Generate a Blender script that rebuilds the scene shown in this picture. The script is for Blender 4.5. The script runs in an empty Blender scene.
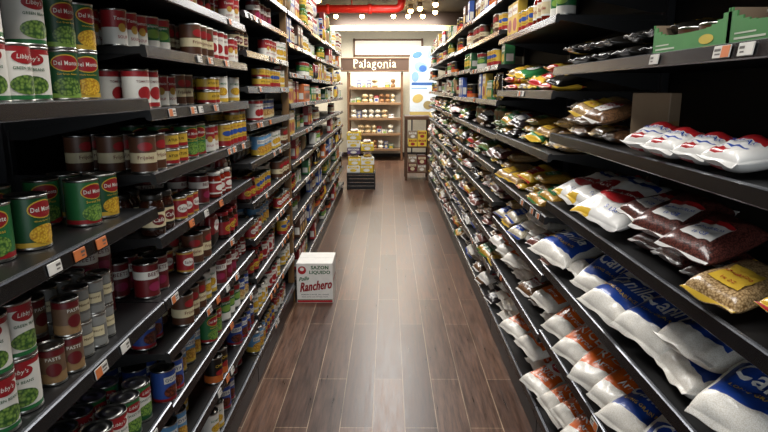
import bpy, bmesh, math, random
from mathutils import Vector, Matrix, Euler, noise
random.seed(11)
scene=bpy.context.scene
COL=scene.collection
PI=math.pi
H_EYE=1.52; F=600.0; PITCH=math.atan(126/600.0); YAW=math.atan(4/600.0)
XL=0.672; XR=0.648

# ---------------------------------------------------------------- materials
def s2l(c):
    return c/12.92 if c<=0.04045 else ((c+0.055)/1.055)**2.4
def C(h):
    h=h.lstrip('#'); return tuple(s2l(int(h[i:i+2],16)/255) for i in (0,2,4))+(1,)
MC={}
def mat(h,rough=0.42,metal=0.0,var=0.12,emit=0,coat=0.0):
    k=(h,rough,metal,var,emit,coat)
    if k in MC: return MC[k]
    m=bpy.data.materials.new('mat_'+h.strip('#')); m.use_nodes=True
    nt=m.node_tree; b=nt.nodes['Principled BSDF']
    b.inputs['Roughness'].default_value=rough; b.inputs['Metallic'].default_value=metal
    if coat: b.inputs['Coat Weight'].default_value=coat; b.inputs['Coat Roughness'].default_value=0.15
    oi=nt.nodes.new('ShaderNodeObjectInfo'); hs=nt.nodes.new('ShaderNodeHueSaturation')
    mr=nt.nodes.new('ShaderNodeMapRange'); mr.inputs['To Min'].default_value=1-var; mr.inputs['To Max'].default_value=1+var
    nz=nt.nodes.new('ShaderNodeTexNoise'); nz.inputs['Scale'].default_value=25
    tc=nt.nodes.new('ShaderNodeTexCoord')
    mx=nt.nodes.new('ShaderNodeMath'); mx.operation='MULTIPLY'
    mr2=nt.nodes.new('ShaderNodeMapRange'); mr2.inputs['To Min'].default_value=0.88; mr2.inputs['To Max'].default_value=1.1
    nt.links.new(tc.outputs['Object'],nz.inputs['Vector'])
    nt.links.new(nz.outputs['Fac'],mr2.inputs['Value'])
    nt.links.new(oi.outputs['Random'],mr.inputs['Value'])
    nt.links.new(mr.outputs['Result'],mx.inputs[0]); nt.links.new(mr2.outputs['Result'],mx.inputs[1])
    nt.links.new(mx.outputs[0],hs.inputs['Value'])
    hs.inputs['Color'].default_value=C(h)
    nt.links.new(hs.outputs['Color'],b.inputs['Base Color'])
    if emit:
        b.inputs['Emission Color'].default_value=C(h); b.inputs['Emission Strength'].default_value=emit
    MC[k]=m; return m
def speck(c1,c2,scale=120,rough=0.3,coat=0.6):
    k=('sp',c1,c2,scale)
    if k in MC: return MC[k]
    m=bpy.data.materials.new('mat_speckle'); m.use_nodes=True
    nt=m.node_tree; b=nt.nodes['Principled BSDF']; b.inputs['Roughness'].default_value=rough
    b.inputs['Coat Weight'].default_value=coat; b.inputs['Coat Roughness'].default_value=0.12
    tc=nt.nodes.new('ShaderNodeTexCoord'); vo=nt.nodes.new('ShaderNodeTexVoronoi'); vo.inputs['Scale'].default_value=scale
    cr=nt.nodes.new('ShaderNodeValToRGB')
    cr.color_ramp.elements[0].color=C(c1); cr.color_ramp.elements[1].color=C(c2)
    cr.color_ramp.elements[0].position=0.25; cr.color_ramp.elements[1].position=0.75
    nt.links.new(tc.outputs['Object'],vo.inputs['Vector']); nt.links.new(vo.outputs['Distance'],cr.inputs['Fac'])
    nz=nt.nodes.new('ShaderNodeTexNoise'); nz.inputs['Scale'].default_value=14; nz.inputs['Detail'].default_value=4
    nt.links.new(tc.outputs['Object'],nz.inputs['Vector'])
    mr=nt.nodes.new('ShaderNodeMapRange'); mr.inputs['From Min'].default_value=.3; mr.inputs['From Max'].default_value=.7; mr.inputs['To Min'].default_value=.84; mr.inputs['To Max'].default_value=1.1
    hs=nt.nodes.new('ShaderNodeHueSaturation')
    nt.links.new(nz.outputs['Fac'],mr.inputs['Value']); nt.links.new(mr.outputs['Result'],hs.inputs['Value'])
    nt.links.new(cr.outputs['Color'],hs.inputs['Color']); nt.links.new(hs.outputs['Color'],b.inputs['Base Color'])
    bp=nt.nodes.new('ShaderNodeBump'); bp.inputs['Strength'].default_value=0.2; bp.inputs['Distance'].default_value=0.002
    nt.links.new(vo.outputs['Distance'],bp.inputs['Height']); nt.links.new(bp.outputs['Normal'],b.inputs['Normal'])
    MC[k]=m; return m
TIN=mat('#b9b9b4',0.28,1.0,0.05)
BLK=mat('#141415',0.42,0.0,0.1)
LIP=mat('#101012',0.26,0.0,0.1)
BLK2=mat('#0b0b0c',0.6,0.0,0.1)
RAIL=mat('#6c6f75',0.25,0.6,0.1)
POST=mat('#303134',0.35,0.2,0.1)

# ---------------------------------------------------------------- mesh builder
TXT={}
def text2d(s,shear=0.0,bold=0.012):
    k=(s,shear,bold)
    if k in TXT: return TXT[k]
    cu=bpy.data.curves.new('t','FONT'); cu.body=s; cu.size=1; cu.shear=shear; cu.resolution_u=2; cu.offset=min(bold,.018)
    cu.space_character=1.08
    cu.align_x='CENTER'; cu.align_y='CENTER'
    ob=bpy.data.objects.new('t',cu); COL.objects.link(ob)
    bpy.context.view_layer.update()
    dg=bpy.context.evaluated_depsgraph_get(); ev=ob.evaluated_get(dg); me=ev.to_mesh()
    vs=[(v.co.x,v.co.y) for v in me.vertices]; fs=[tuple(p.vertices) for p in me.polygons]
    ev.to_mesh_clear(); bpy.data.objects.remove(ob); bpy.data.curves.remove(cu)
    xs=[v[0] for v in vs]; ys=[v[1] for v in vs]
    w=max(xs)-min(xs); cx=(max(xs)+min(xs))/2; cy=(max(ys)+min(ys))/2
    vs=[((x-cx)/w,(y-cy)/w) for x,y in vs]
    TXT[k]=(vs,fs); return TXT[k]

class MB:
    def __init__(s): s.v=[];s.f=[];s.m=[];s.s=[];s.mats=[]
    def mi(s,m):
        if m not in s.mats: s.mats.append(m)
        return s.mats.index(m)
    def add(s,vs,fs,m,smooth=False):
        o=len(s.v); s.v+= [tuple(v) for v in vs]; 
        for i,f in enumerate(fs):
            s.f.append(tuple(o+a for a in f)); s.m.append(s.mi(m[i] if isinstance(m,list) else m)); s.s.append(smooth)
        return s
    def lathe(s,prof,segs,m,smooth=True):
        vs=[];fs=[];ms=[]
        for r,z in prof:
            for k in range(segs):
                a=2*PI*k/segs; vs.append((r*math.sin(a),-r*math.cos(a),z))
        for i in range(len(prof)-1):
            for k in range(segs):
                k2=(k+1)%segs
                fs.append((i*segs+k,i*segs+k2,(i+1)*segs+k2,(i+1)*segs+k))
                ms.append(m[i] if isinstance(m,list) else m)
        return s.add(vs,fs,ms,smooth)
    def box(s,x0,x1,y0,y1,z0,z1,m):
        vs=[(x0,y0,z0),(x1,y0,z0),(x1,y1,z0),(x0,y1,z0),(x0,y0,z1),(x1,y0,z1),(x1,y1,z1),(x0,y1,z1)]
        fs=[(0,3,2,1),(4,5,6,7),(0,1,5,4),(1,2,6,5),(2,3,7,6),(3,0,4,7)]
        return s.add(vs,fs,m)
    def rbox(s,x0,x1,y0,y1,z0,z1,m,b=0.004,seg=2):
        bm=bmesh.new(); bmesh.ops.create_cube(bm,size=1)
        for v in bm.verts:
            v.co=Vector(((x0+x1)/2+v.co.x*(x1-x0),(y0+y1)/2+v.co.y*(y1-y0),(z0+z1)/2+v.co.z*(z1-z0)))
        bmesh.ops.bevel(bm,geom=bm.edges[:],offset=b,segments=seg,affect='EDGES')
        bm.verts.ensure_lookup_table()
        vs=[v.co[:] for v in bm.verts]; fs=[tuple(v.index for v in f.verts) for f in bm.faces]; bm.free()
        return s.add(vs,fs,m)
    def tube(s,pts,r,m,segs=10):
        pts=[Vector(p) for p in pts]; vs=[];fs=[]
        for i,p in enumerate(pts):
            d=(pts[min(i+1,len(pts)-1)]-pts[max(i-1,0)]).normalized()
            a=d.orthogonal().normalized() if i==0 else (pa-d*pa.dot(d)).normalized()
            pa=a; b=d.cross(a)
            for k in range(segs):
                t=2*PI*k/segs; vs.append(p+r*(a*math.cos(t)+b*math.sin(t)))
        for i in range(len(pts)-1):
            for k in range(segs):
                k2=(k+1)%segs; fs.append((i*segs+k,i*segs+k2,(i+1)*segs+k2,(i+1)*segs+k))
        fs.append(tuple(range(segs))[::-1]); fs.append(tuple((len(pts)-1)*segs+k for k in range(segs)))
        return s.add(vs,fs,m,True)
    def text(s,t,w,u,v,mp,m,o=0.0012,shear=0.0,bold=0.012,rot=0,hs=1.0):
        vs,fs=text2d(t,shear,bold); c,sn=math.cos(rot),math.sin(rot)
        out=[]
        for x,y in vs:
            x*=w; y*=w*hs; out.append(mp(u+x*c-y*sn,v+x*sn+y*c,o))
        return s.add(out,fs,m)
    def rect(s,u0,u1,v0,v1,mp,m,o=0.0005,n=8,k=3):
        vs=[mp(u0+(u1-u0)*i/n,v0+(v1-v0)*j/k,o) for j in range(k+1) for i in range(n+1)]
        fs=[(j*(n+1)+i,j*(n+1)+i+1,(j+1)*(n+1)+i+1,(j+1)*(n+1)+i) for j in range(k) for i in range(n)]
        return s.add(vs,fs,m,True)
    def oval(s,u,v,a,b,mp,m,o=0.0008,n=20,rings=3,rot=0):
        vs=[mp(u,v,o)];fs=[];c,sn=math.cos(rot),math.sin(rot)
        for j in range(1,rings+1):
            for i in range(n):
                t=2*PI*i/n; x=a*j/rings*math.cos(t); y=b*j/rings*math.sin(t)
                vs.append(mp(u+x*c-y*sn,v+x*sn+y*c,o))
        for i in range(n): fs.append((0,1+i,1+(i+1)%n))
        for j in range(rings-1):
            for i in range(n):
                p=1+j*n; q=p+n; fs.append((p+i,q+i,q+(i+1)%n,p+(i+1)%n))
        return s.add(vs,fs,m,True)
    def join(s,o):
        off=len(s.v); s.v+=o.v
        for f,m,sm in zip(o.f,o.m,o.s):
            s.f.append(tuple(off+a for a in f)); s.m.append(s.mi(o.mats[m])); s.s.append(sm)
    def build(s,name):
        me=bpy.data.meshes.new(name); me.from_pydata(s.v,[],s.f)
        for m in s.mats: me.materials.append(m)
        me.polygons.foreach_set('material_index',s.m); me.polygons.foreach_set('use_smooth',s.s)
        me.update(); return me

def obj(name,me,loc=(0,0,0),rot=(0,0,0),parent=None,label=None,cat=None,group=None,kind=None):
    o=bpy.data.objects.new(name,me); o.location=loc; o.rotation_euler=rot
    COL.objects.link(o)
    if parent: o.parent=parent
    if label: o['label']=label
    if cat: o['category']=cat
    if group: o['group']=group
    if kind: o['kind']=kind
    return o

# ---------------------------------------------------------------- products
P={}
def reg(key,name,label,cat,w,d,h,parts,group,T=None):
    mg=MB()
    for pn,mb in parts: mg.join(mb)
    P[key]=dict(name=name,label=label,cat=cat,w=w,d=d,h=h,mb=mg,
        parts=[(pn,mb.build(pn)) for pn,mb in parts] if len(parts)>1 else None,
        mesh=mg.build(name),group=group)

def can(key,name,label,r,h,bands,deco=None,segs=28):
    body=MB(); body.lathe([(0.0005,.003),(r-.004,.003),(r-.002,0),(r+.0010,0),(r+.0010,.004),(r-.0008,.006),(r-.0008,h-.006),(r+.0010,h-.004),(r+.0010,h),(r,h)],segs,TIN)
    lid=MB(); lid.lathe([(r,h),(r-.0015,h-.0002),(r-.002,h-.004),(r*.72,h-.004),(r*.70,h-.003),(r*.4,h-.003),(r*.38,h-.004),(0.0004,h-.004)],segs,TIN)
    lab=MB(); z0=.05*h; z1=.95*h
    prof=[(r,z0)];ms=[]
    for a,b,m in bands:
        prof.append((r,z0+(z1-z0)*b)); ms.append(m)
    lab.lathe(prof,segs,ms)
    if deco:
        for base in (0,PI*r):
            mp=lambda u,v,o,base=base:((r+o)*math.sin((u+base)/r),-(r+o)*math.cos((u+base)/r),v)
            deco(lab,mp)
    reg(key,name,label,'tin can',2*r+.004,2*r+.004,h,[('can_body',body),('paper_label',lab),('lid',lid)],name.replace('_',' ')+'s on the shelves')

W=mat('#dad7cd',.45); RED=mat('#941f24',.42); GRN=mat('#276b3a',.42); DGRN=mat('#1b4d2b',.42); YEL=mat('#c9a53a',.42)
BLU=mat('#2a4a94',.42); NAVY=mat('#1f2f66',.42); BRN=mat('#4a2a18',.5); CRM=mat('#cfc29c',.45); ORG=mat('#c8682c',.42)
GRY=mat('#84847f',.45); DRED=mat('#64161a',.42); LGRN=mat('#7fa348',.42); SKY=mat('#5a8fb8',.42); BLKL=mat('#16130f',.42)
GOLD=mat('#b38c3c',.42); TAN=mat('#94744c',.55)
beans=speck('#7c9a45','#2c4f22',160,.45,.1); corn=speck('#e0b93a','#b07a18',200,.45,.1); peasm=speck('#86a848','#34602a',190,.45,.1)

def d_vegw(pic,txt):
    def f(l,mp):
        l.oval(0,.087,.027,.013,mp,RED,.0008); l.text("Libby's",.036,0,.087,mp,W,shear=.2)
        l.text(txt,.052,0,.066,mp,DGRN,bold=.02)
        l.oval(0,.034,.034,.019,mp,pic,.0009)
    return f
can('veg_white','vegetable_can','white and green tin can of vegetables with red emblem',.0385,.113,[(0,.08,GRN),(.08,.9,W),(.9,1,RED)],d_vegw(beans,'GREEN BEANS'))
can('pea_white','vegetable_can','white tin can of sweet peas with green band',.0385,.113,[(0,.22,DGRN),(.22,.75,W),(.75,1,GRN)],d_vegw(peasm,'SWEET PEAS'))
def d_dm(pic,txt):
    def f(l,mp):
        l.oval(0,.086,.034,.020,mp,YEL,.0007); l.oval(0,.086,.031,.0175,mp,RED,.0010); l.text('Del Monte',.054,0,.086,mp,W,.0014,bold=.014,hs=1.2)
        l.text(txt,.045,0,.061,mp,YEL,.0012)
        l.oval(0,.032,.034,.021,mp,pic,.0009)
    return f
can('dm_corn','vegetable_can','green tin can of sweet corn with red shield emblem',.0405,.116,[(0,.1,YEL),(.1,1,DGRN)],d_dm(corn,'Whole Kernel Corn'))
can('dm_pea','vegetable_can','green tin can of peas with red shield emblem',.0405,.116,[(0,.1,RED),(.1,1,GRN)],d_dm(peasm,'Sweet Peas'))
can('dm_bean','vegetable_can','dark green tin can of cut green beans with red shield emblem',.0405,.116,[(0,.1,LGRN),(.1,1,DGRN)],d_dm(beans,'Cut Green Beans'))
can('soup','soup_can','red and white paper labelled soup can',.034,.101,[(0,.5,W),(.5,1,RED)],lambda l,mp:(l.text('Tomato',.044,0,.075,mp,W,shear=.2),l.oval(0,.05,.012,.012,mp,GOLD,.001),l.text('SOUP',.03,0,.025,mp,RED)))
can('tomato','tomato_can','white tin can with red tomato picture and red bands',.0375,.112,[(0,.12,RED),(.12,.85,W),(.85,1,RED)],lambda l,mp:(l.oval(0,.045,.022,.019,mp,RED,.001),l.text('TOMATOES',.05,0,.078,mp,DRED)))
can('tomato_red','crushed_tomato_can','deep red tin can of crushed tomatoes',.0375,.112,[(0,.15,DRED),(.15,.85,RED),(.85,1,DRED)],lambda l,mp:(l.oval(0,.07,.028,.015,mp,W,.001),l.text('Pomodori',.044,0,.07,mp,RED,.0014),l.oval(0,.032,.02,.015,mp,GRN,.001)))
can('maroon_can','beet_can','maroon tin can with white lettered band',.0375,.11,[(0,.55,DRED),(.55,.8,W),(.8,1,DRED)],lambda l,mp:(l.text('BEETS',.044,0,.075,mp,DRED,.0012),l.oval(0,.035,.022,.014,mp,mat('#8a2448',.4),.001)))
can('red_small','tomato_sauce_can','small red tin can of tomato sauce with gold rings',.029,.078,[(0,.1,GOLD),(.1,.9,RED),(.9,1,GOLD)],lambda l,mp:(l.oval(0,.04,.02,.014,mp,W,.001),l.text('Salsa',.03,0,.04,mp,DRED,.0014)))
can('dred_small','tomato_sauce_can','small dark red tin can with cream band',.029,.078,[(0,.3,DRED),(.3,.5,CRM),(.5,1,DRED)],lambda l,mp:(l.oval(0,.055,.018,.012,mp,GOLD,.001),))
def d_goya(pic):
    return lambda l,mp:(l.rect(-.028,.028,.066,.088,mp,W,.0007),l.text('GOYA',.048,0,.077,mp,NAVY,.0012),l.oval(0,.036,.03,.02,mp,pic,.0009),)
can('goya_blue','bean_can','blue tin can of beans with white lettered panel',.0375,.110,[(0,.1,RED),(.1,1,BLU)],d_goya(speck('#7b3a24','#3a140c',180,.4,.1)))
can('goya_sky','bean_can','light blue tin can of beans with yellow band',.0375,.110,[(0,.3,YEL),(.3,1,SKY)],d_goya(speck('#e0b04a','#a06a20',180,.4,.1)))
can('goya_tan','bean_can','blue and tan tin can of chick peas',.0375,.110,[(0,.45,CRM),(.45,1,BLU)],d_goya(speck('#dcb878','#9a7038',160,.4,.1)))
can('paste','tomato_paste_can','small brown and tan tin can of tomato paste',.028,.085,[(0,.3,TAN),(.3,.8,mat('#6d543f',.5)),(.8,1,DRED)],lambda l,mp:(l.oval(0,.035,.016,.015,mp,DRED,.001),l.text('PASTE',.03,0,.06,mp,W)))
can('gray_can','tomato_paste_can','small grey tin can with plain pale label',.028,.085,[(0,.25,GRY),(.25,.7,mat('#6c6a64',.5)),(.7,1,GRY)],lambda l,mp:(l.rect(-.018,.018,.03,.055,mp,CRM,.001),l.text('Natural',.028,0,.045,mp,BRN,.0014)))
can('yellow_can','seafood_can','yellow and red tin can with blue fish emblem',.034,.098,[(0,.25,RED),(.25,1,YEL)],lambda l,mp:(l.oval(0,.058,.024,.011,mp,BLU,.0009),l.text('PESCADO',.040,0,.080,mp,RED),l.text('SARDINAS',.034,0,.036,mp,BLKL)))
can('yellow_short','seafood_can','short yellow tin can with red and black lettering',.038,.05,[(0,.3,RED),(.3,1,YEL)],lambda l,mp:(l.text('ATUN',.034,0,.03,mp,BLKL),))
can('dark_short','seafood_can','short dark brown tin can with gold band',.042,.055,[(0,.3,GOLD),(.3,1,BRN)],lambda l,mp:(l.text('Atun',.036,0,.033,mp,CRM),))
can('green_can','chili_can','green and white tin can of jalapeno peppers',.0375,.11,[(0,.3,W),(.3,.8,GRN),(.8,1,RED)],lambda l,mp:(l.oval(0,.055,.027,.014,mp,LGRN,.001),l.text('Jalapeno',.044,0,.078,mp,W,.0014),))
can('blk_can','chili_can','black tin can with orange band',.0375,.11,[(0,.3,ORG),(.3,1,BLKL)],lambda l,mp:(l.text('CHILI',.04,0,.075,mp,YEL,.0014),l.oval(0,.045,.02,.012,mp,RED,.001)))
can('brown_can','refried_bean_can','brown tin can with cream band and red emblem',.0375,.11,[(0,.25,BRN),(.25,.55,CRM),(.55,1,mat('#5c3a28',.45))],lambda l,mp:(l.text('Frijoles',.046,0,.045,mp,DRED,.0014),l.oval(0,.078,.022,.013,mp,RED,.001)))
can('white_green','hominy_can','white tin can with green lettering and yellow band',.0375,.11,[(0,.15,YEL),(.15,1,W)],lambda l,mp:(l.text('HOMINY',.05,0,.08,mp,GRN,.0012,bold=.018),l.oval(0,.048,.026,.017,mp,corn,.001)))
can('big_white','coffee_tin','large white coffee tin with red lettering',.05,.14,[(0,.2,RED),(.2,.9,W),(.9,1,RED)],lambda l,mp:(l.oval(0,.05,.028,.02,mp,BRN,.001),l.text('Cafe',.06,0,.1,mp,RED,.0014,shear=.3)))
can('big_yellow','coffee_tin','large yellow coffee tin with red emblem',.05,.14,[(0,.2,RED),(.2,.9,YEL),(.9,1,RED)],lambda l,mp:(l.oval(0,.05,.032,.022,mp,RED,.001),l.text('CAFE',.06,0,.1,mp,RED,.0014)))

def jar(key,name,label,r,h,content,lidm,labm,deco=None,neck=.8,segs=24):
    b=MB(); b.lathe([(0.0005,0),(r*.9,0),(r,.006),(r,h*.68),(r*.95,h*.76),(r*neck,h*.84),(r*neck,h*.9)],segs,content)
    l=MB(); rr=r*neck+.003; l.lathe([(rr-.001,h*.86),(rr,h*.87),(rr,h*.985),(rr-.003,h),(0.0005,h)],segs,lidm)
    lb=MB(); lb.lathe([(r+.0006,h*.16),(r+.0006,h*.22),(r+.0006,h*.58),(r+.0006,h*.64)],segs,[lidm,labm,lidm])
    if deco:
        for base in (0,PI*r):
            mp=lambda u,v,o,base=base:((r+o)*math.sin((u+base)/r),-(r+o)*math.cos((u+base)/r),v)
            deco(lb,mp)
    reg(key,name,label,'jar',2*r+.006,2*r+.006,h,[('jar_body',b),('screw_lid',l),('paper_label',lb)],name.replace('_',' ')+'s on the shelves')
GL1=mat('#2a120a',.1,0,.1,0,.6); GL2=mat('#7a1d12',.1,0,.1,0,.6)
jar('coffee_jar','coffee_jar','dark instant coffee jar with red lid and red label',.035,.115,GL1,RED,RED,lambda l,mp:(l.oval(0,.045,.022,.014,mp,YEL,.0012),l.text('Cafe',.034,0,.045,mp,BRN,.0018,shear=.2)))
jar('dark_jar','coffee_jar','dark coffee jar with black lid and cream label',.036,.125,GL1,BLKL,CRM,lambda l,mp:(l.oval(0,.05,.022,.016,mp,DRED,.0012),l.text('Cafe',.034,0,.05,mp,W,.0018,shear=.2)))
jar('red_jar','sauce_jar','small red salsa jar with white lid',.031,.105,GL2,W,RED,lambda l,mp:(l.oval(0,.042,.02,.012,mp,W,.0012),))
jar('sauce_jar','sauce_jar','red tomato sauce jar with white lid',.038,.135,GL2,W,CRM,lambda l,mp:(l.text('Salsa',.04,0,.055,mp,RED,.0018,shear=.2),))
jar('olive_jar','olive_jar','green olive jar with yellow label',.034,.125,mat('#5b6b1e',.1,0,.1,0,.6),GRN,YEL,lambda l,mp:(l.text('Olives',.04,0,.05,mp,DGRN,.0018),))
jar('vinegar_bottle','sauce_bottle','dark sauce bottle with red cap and white label',.03,.19,GL1,RED,W,lambda l,mp:(l.text('Sazon',.04,0,.08,mp,RED,.0018),),neck=.4)

def carton(key,name,label,w,d,h,m,deco=None,b=.002,cat='box'):
    mb=MB(); mb.rbox(-w/2,w/2,-d/2,d/2,0,h,m,b,1)
    mb.rect(-w/2+.002,w/2-.002,-.0006,.0006,lambda u,v,o:(u,v,h+o),BLK2,.0004,2,1)
    mp=lambda u,v,o:(u,-d/2-o,v)
    if deco: deco(mb,mp)
    sp=lambda u,v,o:(w/2+o,u,v); sp2=lambda u,v,o:(-w/2-o,-u,v)
    for q in (sp,sp2): mb.rect(-d*.36,d*.36,h*.15,h*.5,q,W if m is not KR else TAN,.0005,1,1)
    reg(key,name,label,cat,w+.004,d+.004,h,[('box',mb)],name.replace('_',' ')+'s on the shelves')
KR=mat('#8f7a62',.6)
def d_box(t,tc,pm,w,h):
    return lambda l,mp:(l.rect(-w*.42,w*.42,h*.62,h*.9,mp,W if tc!=W else pm,.0005,1,1),l.text(t,w*.74,0,h*.76,mp,tc,.001),l.oval(0,h*.32,w*.36,h*.2,mp,pm,.0006))
carton('box_yellow','cereal_box','yellow cardboard food box with red lettering',.13,.05,.17,YEL,d_box('MAIZENA',RED,RED,.13,.17))
carton('box_blue','pasta_box','blue cardboard pasta box with white panel',.085,.04,.17,BLU,d_box('PASTA',BLU,CRM,.085,.17))
carton('box_red','cereal_box','red cardboard food box with white panel',.12,.05,.16,RED,d_box('Corn',RED,YEL,.12,.16))
carton('box_white','tea_box','white cardboard box with green panel',.11,.06,.10,W,d_box('TE',DGRN,LGRN,.11,.10))
carton('box_brown','cake_mix_box','brown cardboard baking mix box',.12,.05,.16,BRN,d_box('Cocoa',RED,GOLD,.12,.16))
carton('box_kraft','cake_mix_box','plain grey tan cardboard box standing on shelf',.13,.05,.16,KR,None)
carton('box_green','tea_box','green cardboard box with yellow picture',.11,.06,.12,GRN,d_box('Hierbas',GRN,YEL,.11,.12))
carton('box_orange','cake_mix_box','orange cardboard mix box',.10,.05,.14,ORG,d_box('Mix',W,BRN,.10,.14))

def bag(key,name,label,L,Wd,T,base,colf=None,deco=None,seed=0,stand=False,nu=24,nv=28,crimp=.012,cat='bag',fullness=1.0):
    fl=crimp; Lb=L-2*fl
    ea=4.0*fullness; eb=4.6*fullness
    def prof(x,y):
        a=min(1,abs(x)/(Wd/2)); b=min(1,abs(y)/(Lb/2))
        return ((1-a**ea)**.48)*((1-b**eb)**.48)
    def nzv(x,y):
        n1=noise.noise(Vector((x*14,y*14,seed*3.1)))*.40
        n2=abs(noise.noise(Vector((x*38+y*12,y*26,seed*1.7))))*-.30
        n3=abs(noise.noise(Vector((x*70,y*40-x*30,seed*5.7))))*-.12
        return n1+n2+n3+.12
    def top(x,y):
        s=prof(x,y); b=min(1,abs(y)/(Lb/2))
        wr=math.sin(x*170+seed)*.08*(b**3)+math.sin(x*95+y*30+seed*2)*.04*(b**2)
        slump=1+.14*(y/(L/2))*(-1 if seed%2 else 1)
        return T*.42+T*.48*s*(1+nzv(x,y)+wr)*slump
    def bot(x,y): return max(0.0,T*.42-T*.46*prof(x,y))
    M=(lambda x,y,z:(x,-z+T/2,y+L/2)) if stand else (lambda x,y,z:(x,y,z))
    mb=MB(); vs=[];fs=[];ms=[]
    ys=[-L/2,-Lb/2]+[-Lb/2+Lb*(0.5-0.5*math.cos(PI*i/nv)) for i in range(1,nv)]+[Lb/2,L/2]
    xs=[-Wd/2*math.cos(PI*i/nu) for i in range(nu+1)]
    def sx(x,y): return x*(1-.05*min(1,abs(y)/(Lb/2))**4+.02*math.sin(y*40+seed)+.03*math.sin(y*17+seed*2))
    n=nu+1
    def curl(x): return math.sin(x*70+seed)*.004+math.sin(x*31+seed*1.3)*.004
    for y in ys:
        for x in xs:
            fy=abs(y)>Lb/2-1e-6
            z=top(x,y) if not fy else T*.42+.0012+curl(x)*(abs(y)>Lb/2+.001)
            vs.append(M(sx(x,y),y,z))
    nt=len(vs)
    for y in ys:
        for x in xs:
            fy=abs(y)>Lb/2-1e-6
            z=bot(x,y) if not fy else T*.42-.0012+curl(x)*(abs(y)>Lb/2+.001)
            vs.append(M(sx(x,y),y,z))
    for j in range(len(ys)-1):
        for i in range(nu):
            m=base
            if colf:
                c=colf((xs[i]+xs[i+1])/Wd,(ys[j]+ys[j+1])/L)
                if c: m=c
            fs.append((j*n+i,j*n+i+1,(j+1)*n+i+1,(j+1)*n+i)); ms.append(m)
            fs.append((nt+j*n+i,nt+(j+1)*n+i,nt+(j+1)*n+i+1,nt+j*n+i+1)); ms.append(m)
        for e in (0,nu):
            q=(j*n+e,(j+1)*n+e,nt+(j+1)*n+e,nt+j*n+e); fs.append(q if e==0 else q[::-1]); ms.append(base)
    for j in (0,len(ys)-1):
        for i in range(nu):
            q=(j*n+i,nt+j*n+i,nt+j*n+i+1,j*n+i+1); fs.append(q); ms.append(base)
    mb.add(vs,fs,ms,True)
    mp=lambda u,v,o:M(sx(u,v),v,top(u,v)+o)
    if deco: deco(mb,mp)
    if stand: w_,d_,h_=Wd+.004,T+.004,L
    else: w_,d_,h_=Wd+.004,L,T*.94
    reg(key,name,label,cat,w_,d_,h_,[('bag',mb)],name.replace('_',' ')+'s on the shelves')
    P[key]['T']=T; P[key]['Wd']=Wd
RICE=speck('#f8f5ee','#e2dccf',420,.3,.4); PW=mat('#e6e4df',.28,0,.06,0,.35)
PBLU=mat('#2348a0',.28,0,.1,0,.35); PRED=mat('#a82024',.28,0,.1,0,.35); PYEL=mat('#d6b03c',.28,0,.1,0,.35); PORG=mat('#e66a1e',.28,0,.1,0,.35)
PGRN=mat('#2f7542',.28,0,.1,0,.35); PBLK=mat('#14120f',.22,0,.1,0,.5)
pinkb=speck('#9a6258','#54302a',230); tanb=speck('#c9aa7c','#7d603a',230); blkb=speck('#3a3236','#120e12',230); grnb=speck('#8c9858','#4a5a2c',260); redb=speck('#6e3c34','#301614',230); whtb=speck('#ded6c2','#a39678',260); brnb=speck('#8a6242','#44301e',230); ylb=speck('#cfa044','#8a6420',240)

# printed panels sit towards the front end, where the bags face the aisle
for i in range(4):
    bag(f'rice_blue{i}','rice_bag','white long grain rice bag with navy blue lettered panel',.30,.205,.082,RICE,
        lambda a,b:(PBLU if (-.62<b<.12 and abs(a)<.84) else (PBLU if b>.93 else None)),
        lambda l,mp:(l.text('Canilla',.148,0,-.018,mp,PW,.005,shear=.25,bold=.016,hs=1.35),l.text('LONG GRAIN RICE',.13,0,-.066,mp,PYEL,.0045,bold=.016),l.oval(0,.052,.044,.022,mp,PRED,.003,rings=5),l.text('ARROZ',.06,0,.052,mp,PW,.0055),l.text('NET WT 5 LB',.09,0,.095,mp,PBLU,.0045)),seed=i+1,fullness=.9+.12*i)
    bag(f'rice_red{i}','rice_bag','white rice bag with red oval label and yellow corner',.29,.20,.076,PW,
        lambda a,b:(PYEL if (b<-.82 and a<-.2) else (PRED if b>.93 else None)),
        lambda l,mp:(l.oval(0,-.02,.078,.044,mp,PRED,.003,rings=6,rot=.15),l.text('ARROZ RICO',.12,0,-.02,mp,PW,.0055,rot=.15,bold=.016),l.text('5 LBS',.05,.03,-.09,mp,PBLU,.0045),l.rect(-.06,.06,.06,.08,mp,PBLU,.003)),seed=i+11,fullness=.8+.1*i)
    bag(f'rice_orange{i}','rice_bag','white rice bag with bright orange lettered panel and clear ends',.29,.19,.080,RICE,
        lambda a,b:(PORG if (-.55<b<-.02 and abs(a)<.84) else (PORG if b>.60 else None)),
        lambda l,mp:(l.text('RICE',.10,0,-.022,mp,PW,.0045,bold=.016,hs=1.1),l.text('Arroz',.08,0,-.062,mp,PW,.0045,shear=.2),l.oval(0,.035,.05,.024,mp,PRED,.003,rings=4),l.text('Ideal',.06,0,.035,mp,PW,.0055,bold=.016)),seed=i+21,fullness=.85+.1*i)
bag('rice_plain','clear_rice_bag','clear rice bag with small red emblem',.22,.16,.06,RICE,lambda a,b:(PW if abs(b)>.85 else None),lambda l,mp:(l.oval(0,-.01,.05,.035,mp,PRED,.002,rings=4),l.text('Blue Ribbon',.08,0,-.01,mp,PW,.0035)),seed=31)
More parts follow.
